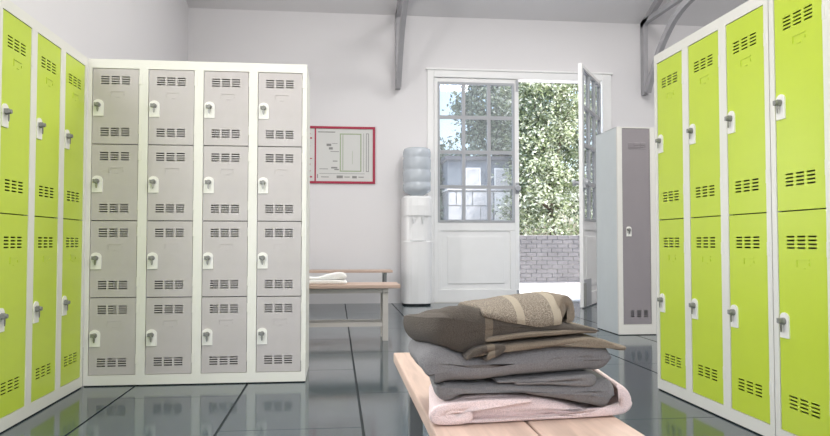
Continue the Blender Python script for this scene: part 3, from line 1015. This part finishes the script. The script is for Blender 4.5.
def flap():
    """end of the brown towel folded over the top: an arched sheet running along x"""
    def lerp(t, x):
        for (a, va), (b, vb) in zip(t, t[1:]):
            if x <= b:
                return va + (vb - va) * max(0, (x - a)) / (b - a)
        return t[-1][1]
    zb = [(0.08, 0.650), (0.1276, 0.6356), (0.1933, 0.6238), (0.262, 0.6294), (0.285, 0.632)]
    zt = [(0.08, 0.655), (0.109, 0.6625), (0.151, 0.6708), (0.2437, 0.6795), (0.275, 0.675), (0.285, 0.670)]
    nx, half = 30, 0.0045
    prof = [(-0.004, 0.0), (-0.006, 0.18), (0.002, 0.45), (0.018, 0.72), (0.042, 0.92), (0.075, 1.0), (0.115, 0.93), (0.15, 0.7), (0.17, 0.35), (0.178, 0.05)]
    C = spline(prof, 4)
    rows = []
    for k in range(nx + 1):
        x = 0.082 + (0.2425 - 0.082) * k / nx
        b, t = lerp(zb, x), lerp(zt, x)
        pts = []
        for c in C:
            dn = noise.noise(Vector((x * 14, c.x * 20, 3.3))) * 0.004
            pts.append(Vector((x + noise.noise(Vector((c.x * 12, 7, 1))) * 0.006, c.x + 0.004 + dn, b + (t - b) * c.y + dn * 0.6)))
        o_, i_ = [], []
        for i, p in enumerate(pts):
            d = (pts[min(i + 1, len(pts) - 1)] - pts[max(i - 1, 0)]); d.x = 0; d.normalize()
            n = Vector((0, -d.z, d.y))
            o_.append(p + n * half); i_.append(p - n * half)
        rows.append(o_ + i_[::-1])
    q = len(rows[0])
    fs = []
    for k in range(nx):
        for i in range(q):
            j = (i + 1) % q
            fs.append((k * q + i, (k + 1) * q + i, (k + 1) * q + j, k * q + j))
    h = q // 2
    for k in (0, nx):
        for i in range(h - 1):
            fs.append((k * q + i, k * q + i + 1, k * q + q - 2 - i, k * q + q - 1 - i))
    return MB().add([p for r_ in rows for p in r_], fs)


cloth_obj('patterned_flap', [flap()], 't_flap', tb_)

# white cloth left on the farther bench
wc = tag(empty('folded_cloth', (-0.27, 5.70, 0.45)), 'folded white cloth lying on the bench behind the grey lockers', 'cloth')
cloth_obj('cloth_body', [fold([(0.0, 0.016, 0.014), (0.10, 0.018, 0.017), (0.22, 0.020, 0.018), (0.35, 0.014, 0.012)], 0, 0.24, r=0.01, seed=31, zmin=0.001, amp=0.004)], 'cloth', wc)
cloth_obj('folded_layer', [fold([(0.02, 0.046, 0.010), (0.12, 0.042, 0.010), (0.22, 0.058, 0.020), (0.28, 0.066, 0.027), (0.325, 0.062, 0.024), (0.345, 0.060, 0.012)], 0.04, 0.24, r=0.012, seed=33, zmin=0.001, amp=0.006)], 'cloth', wc)

# ------------------------------------------------------------------ framed plan on the back wall
ps = tag(empty('framed_plan', (0, YB - 0.001, 0)), 'white floor plan in a crimson red frame on the back wall', 'poster')
PX0, PX1, PZ0, PZ1 = -0.44, 0.496, 1.545, 2.285
obj('sheet', MB().box(PX0 + 0.01, PX1 - 0.01, -0.010, 0, PZ0 + 0.01, PZ1 - 0.01), 'paper', ps)
b_ = 0.030
for nm, bx_ in (('frame_bar', (PX0, PX1, PZ1 - b_, PZ1)), ('frame_bar', (PX0, PX1, PZ0, PZ0 + b_)), ('frame_bar', (PX0, PX0 + b_, PZ0 + b_, PZ1 - b_)), ('frame_bar', (PX1 - b_, PX1, PZ0 + b_, PZ1 - b_))):
    obj(nm, MB().box(bx_[0], bx_[1], -0.022, 0, bx_[2], bx_[3]), 'red', ps, bevel=0.003)
obj('red_rule', MB().box(-0.283, -0.264, -0.0125, -0.010, PZ0 + b_, PZ1 - b_), 'red', ps)
random.seed(4)
pr_ = MB()
for z in (2.18, 2.12, 2.02, 1.92, 1.86, 1.78, 1.70, 1.62):
    pr_.box(-0.375, -0.375 + random.uniform(0.03, 0.07), -0.0115, -0.010, z, z + random.choice((0.012, 0.02)))
obj('red_print', pr_, 'inkred', ps)['kind'] = 'stuff'
gr = MB()
def rect(mb, x0, x1, z0, z1, w, y=-0.0115):
    mb.box(x0, x1, y, -0.010, z0, z0 + w); mb.box(x0, x1, y, -0.010, z1 - w, z1)
    mb.box(x0, x0 + w, y, -0.010, z0 + w, z1 - w); mb.box(x1 - w, x1, y, -0.010, z0 + w, z1 - w)
rect(gr, 0.04, 0.318, 1.70, 2.195, 0.014)
gr.box(0.075, 0.084, -0.0115, -0.010, 1.72, 2.18).box(0.20, 0.204, -0.0115, -0.010, 1.80, 1.97)
obj('green_print', gr, 'inkgreen', ps)['kind'] = 'stuff'
gy = MB()
rect(gy, 0.378, 0.415, 1.70, 2.20, 0.008)
gy.box(0.345, 0.350, -0.0115, -0.010, 1.70, 2.20).box(-0.22, 0.36, -0.0115, -0.010, 1.672, 1.677)
for x, z, w, h in ((-0.24, 2.205, 0.22, 0.012), (-0.13, 2.03, 0.06, 0.03), (-0.10, 1.985, 0.05, 0.03), (-0.08, 1.955, 0.11, 0.008), (-0.06, 2.06, 0.07, 0.006), (-0.05, 1.83, 0.06, 0.012),
                   (-0.07, 1.74, 0.08, 0.02), (-0.03, 1.72, 0.06, 0.014), (-0.22, 1.73, 0.11, 0.008), (-0.25, 1.615, 0.012, 0.05), (0.0, 1.615, 0.08, 0.035), (0.10, 1.625, 0.07, 0.012), (0.20, 1.615, 0.06, 0.03), (0.28, 1.625, 0.07, 0.012), (-0.2, 1.625, 0.1, 0.01)):
    gy.box(x, x + w, -0.0113, -0.010, z, z + h)
obj('grey_print', gy, 'inkgrey', ps)['kind'] = 'stuff'

# ------------------------------------------------------------------ water cooler
wcx = tag(empty('water_cooler', (1.018, 8.93, 0)), 'white water cooler with pale blue bottle standing left of the door', 'water cooler')


def dsec(w, d0, d1, n=14):
    """plan outline: flat back at y = d1, bowed front reaching y = -d0"""
    pts = [(w, d1), (-w, d1)]
    for i in range(n + 1):
        t = PI + PI * i / n
        pts.append((w * math.copysign(abs(math.cos(t)) ** 0.55, math.cos(t)), -d0 * abs(math.sin(t)) ** 0.75))
    return pts


def loft(secs):
    mb = MB()
    n = len(secs[0][0])
    vs = [(p[0], p[1], z) for s, z in secs for p in s]
    fs = []
    for k in range(len(secs) - 1):
        for i in range(n):
            j = (i + 1) % n
            fs.append((k * n + i, k * n + j, (k + 1) * n + j, (k + 1) * n + i))
    fs += [tuple(range(n))[::-1], tuple(range((len(secs) - 1) * n, len(secs) * n))]
    return mb.add(vs, fs)


obj('cooler_foot', loft([(dsec(0.172, 0.15, 0.17), 0), (dsec(0.172, 0.15, 0.17), 0.02)]), 'gap', wcx)
obj('cooler_body', loft([(dsec(0.184, 0.165, 0.18), 0.02), (dsec(0.186, 0.168, 0.18), 0.55), (dsec(0.186, 0.166, 0.18), 0.80)]), 'cooler', wcx, bevel=0.006)
obj('dispensing_panel', loft([(dsec(0.184, 0.145, 0.18), 0.80), (dsec(0.184, 0.14, 0.18), 1.12)]), 'cooler', wcx)
obj('cooler_hood', loft([(dsec(0.186, 0.164, 0.18), 1.12), (dsec(0.186, 0.162, 0.18), 1.25), (dsec(0.182, 0.15, 0.175), 1.35), (dsec(0.165, 0.13, 0.16), 1.375)]), 'cooler', wcx, bevel=0.006)
obj('drip_tray', loft([(dsec(0.13, 0.17, -0.09), 0.80), (dsec(0.13, 0.17, -0.09), 0.82)]), 'coolerg', wcx)
for sx in (-0.06, 0.06):
    obj('tap', MB().box(sx - 0.018, sx + 0.018, -0.165, -0.13, 1.07, 1.11).cyl((sx, -0.155, 1.03), (0, 0, 1), 0.01, 0.05, 10), 'coolerg', wcx, bevel=0.003)
prof = [(0.06, 1.34), (0.075, 1.38), (0.15, 1.42), (0.178, 1.45), (0.180, 1.52), (0.172, 1.535), (0.172, 1.555), (0.180, 1.57), (0.180, 1.68), (0.172, 1.695), (0.172, 1.715), (0.180, 1.73), (0.180, 1.84), (0.173, 1.855), (0.173, 1.87), (0.180, 1.885), (0.178, 1.94), (0.165, 1.975), (0.13, 1.99), (0.02, 1.985)]
obj('water_bottle', MB().lathe(prof, 36), 'bottle', wcx, smooth=True)

# ------------------------------------------------------------------ outside the door
struct(obj('ground', MB().box(-14, 30, YB + T, 60, -0.30, -0.02).box(-14, 30, YB + T, YB + T + 0.02, -0.02, -0.001), 'ground'))
bw_ = tag(empty('brick_wall', (0, 13.73, -0.02)), 'low grey brick garden wall seen through the open door', 'wall')
obj('mortar_core', MB().box(-2, 12, 0.012, 0.21, 0, 0.95), 'mortar', bw_)
obj('base_kerb', MB().box(-2, 12, -0.03, 0.012, 0, 0.03), 'cope', bw_)
br = MB()
random.seed(7)
for j in range(11):
    x = 1.6 + (0.1075 if j % 2 else 0) + random.uniform(-0.01, 0.01)
    z = 0.035 + j * 0.0835
    while x < 7.5:
        L = 0.215
        y = -random.uniform(0.0, 0.008)
        br.box(x, x + L - 0.014, y, 0.014, z, z + 0.070)
        x += L
bo = obj('bricks', br, 'brick', bw_)
bo['kind'] = 'stuff'


def foliage(blobs, n, size, seed):
    """loose leaves (bent diamond shapes) filling a set of ellipsoids"""
    rnd = random.Random(seed)
    vs, fs = [], []
    tot = sum(b[3] * b[4] * b[5] for b in blobs)
    for (cx, cy, cz, rx_, ry_, rz_) in blobs:
        m = int(n * rx_ * ry_ * rz_ / tot)
        cl = []
        for _ in range(46):          # leaf clumps spread over the crown
            while True:
                q = Vector((rnd.uniform(-1, 1), rnd.uniform(-1, 1), rnd.uniform(-1, 1)))
                if 0.45 < q.length < 1: break
            cl.append((Vector((cx + q.x * rx_, cy + q.y * ry_, cz + q.z * rz_)), rnd.uniform(0.10, 0.20)))
        for _ in range(m):
            c_, r_ = cl[int(rnd.random() * len(cl))]
            p = c_ + Vector((rnd.gauss(0, r_), rnd.gauss(0, r_), rnd.gauss(0, r_ * 0.8)))
            d = Vector((rnd.uniform(-1, 1), rnd.uniform(-1, 1), rnd.uniform(-1, 0.4))).normalized()
            w = d.orthogonal().normalized()
            w = (Matrix.Rotation(rnd.uniform(0, 2 * PI), 3, d) @ w)
            nn = d.cross(w)
            s = size * rnd.uniform(0.6, 1.3)
            k = len(vs)
            vs += [p - d * s, p + w * s * 0.42 + nn * s * 0.15, p + d * s, p - w * s * 0.42 + nn * s * 0.15]
            fs += [(k, k + 1, k + 2), (k, k + 2, k + 3)]
    return MB().add(vs, fs)


def tree(name, label, cat, group, x, y, blobs, n, size, lm, seed, trunk_r=0.07, trunk_h=2.0):
    t = tag(empty(name, (x, y, -0.02)), label, cat, group)
    rnd = random.Random(seed + 100)
    obj('trunk', MB().tube([(0, 0, 0), (0.05, 0.02, trunk_h * 0.35), (-0.03, 0, trunk_h * 0.7), (0.03, 0.03, trunk_h)], [trunk_r, trunk_r * 0.85, trunk_r * 0.7, trunk_r * 0.5]), 'bark', t, smooth=True)
    for b in blobs[:5]:
        obj('branch', MB().tube([(0, 0, trunk_h * 0.6), (b[0] * 0.4, b[1] * 0.4, trunk_h * 0.6 + (b[2] - trunk_h * 0.6) * 0.6), (b[0], b[1], b[2])], [trunk_r * 0.5, trunk_r * 0.35, trunk_r * 0.12]), 'bark', t, smooth=True)
    f = obj('foliage', foliage(blobs, n, size, seed), lm, t)
    f['kind'] = 'stuff'
    return t


G = 'greenery beyond the garden wall'
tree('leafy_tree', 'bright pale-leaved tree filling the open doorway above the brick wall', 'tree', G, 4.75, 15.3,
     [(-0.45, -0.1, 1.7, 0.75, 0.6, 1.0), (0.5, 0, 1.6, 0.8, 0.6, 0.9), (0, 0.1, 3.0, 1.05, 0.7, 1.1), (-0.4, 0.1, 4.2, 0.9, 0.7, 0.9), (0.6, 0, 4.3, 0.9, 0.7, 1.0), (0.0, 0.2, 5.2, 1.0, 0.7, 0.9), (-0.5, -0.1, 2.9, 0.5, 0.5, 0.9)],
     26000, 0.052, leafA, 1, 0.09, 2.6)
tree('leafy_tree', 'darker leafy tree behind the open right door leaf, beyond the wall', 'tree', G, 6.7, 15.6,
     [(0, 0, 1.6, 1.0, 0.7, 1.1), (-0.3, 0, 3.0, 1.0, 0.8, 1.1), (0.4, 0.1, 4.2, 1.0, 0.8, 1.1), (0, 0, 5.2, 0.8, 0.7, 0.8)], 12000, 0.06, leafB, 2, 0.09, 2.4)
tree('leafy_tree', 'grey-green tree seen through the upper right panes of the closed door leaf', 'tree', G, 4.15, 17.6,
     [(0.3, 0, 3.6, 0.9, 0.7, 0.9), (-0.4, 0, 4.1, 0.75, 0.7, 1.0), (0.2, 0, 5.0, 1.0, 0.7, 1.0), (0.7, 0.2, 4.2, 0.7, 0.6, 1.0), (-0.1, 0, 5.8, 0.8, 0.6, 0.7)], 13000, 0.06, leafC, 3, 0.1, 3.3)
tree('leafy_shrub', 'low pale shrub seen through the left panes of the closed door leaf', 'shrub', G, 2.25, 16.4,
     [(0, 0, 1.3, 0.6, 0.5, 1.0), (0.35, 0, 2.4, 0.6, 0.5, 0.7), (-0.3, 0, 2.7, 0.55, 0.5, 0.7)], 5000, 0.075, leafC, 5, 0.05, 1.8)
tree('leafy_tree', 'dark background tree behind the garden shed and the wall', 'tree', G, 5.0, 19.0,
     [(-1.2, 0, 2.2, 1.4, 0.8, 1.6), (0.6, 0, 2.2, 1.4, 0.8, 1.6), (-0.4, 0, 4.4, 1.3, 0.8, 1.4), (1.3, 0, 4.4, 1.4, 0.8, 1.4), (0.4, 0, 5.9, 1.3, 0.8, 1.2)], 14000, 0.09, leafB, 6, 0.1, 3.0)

sh = tag(empty('garden_shed', (0, 15.25, -0.02)), 'pale block shed with blue-grey upper wall, seen through the lower door panes', 'shed')
obj('upper_wall', MB().box(2.42, 3.86, 0.02, 0.9, 1.98, 2.62), 'shed', sh)
obj('lower_wall', MB().box(2.43, 3.85, 0.02, 0.9, 0, 1.96), 'mortar', sh)
obj('eaves_board', MB().box(2.36, 3.92, -0.05, 0.98, 2.62, 2.70), 'cope', sh)
obj('string_course', MB().box(2.40, 3.88, -0.02, 0.92, 1.955, 1.985), 'shedwhite', sh)
for x0 in (2.82, 3.46):
    w_ = obj('window', MB().box(x0, x0 + 0.33, -0.01, 0.02, 2.05, 2.45), 'shedwhite', sh)
    obj('pane', MB().box(x0 + 0.03, x0 + 0.30, -0.016, -0.010, 2.08, 2.42), 'block', w_)
obj('shed_door', MB().box(3.46, 3.80, -0.015, 0.02, 0.03, 1.92), 'shedwhite', sh, bevel=0.004)
random.seed(11)
for j in range(6):
    z = 0.05 + j * 0.315
    x = 2.44 + (0.0 if j % 2 else -0.0)
    first = True
    while x < 3.44:
        L = 0.18 if (first and j % 2) else 0.36
        first = False
        x1 = min(x + L, 3.445)
        if x1 - x > 0.05:
            obj('block', MB().box(x, x1 - 0.02, random.uniform(-0.004, 0.004), 0.021, z, z + 0.29), 'block', sh)
        x += L
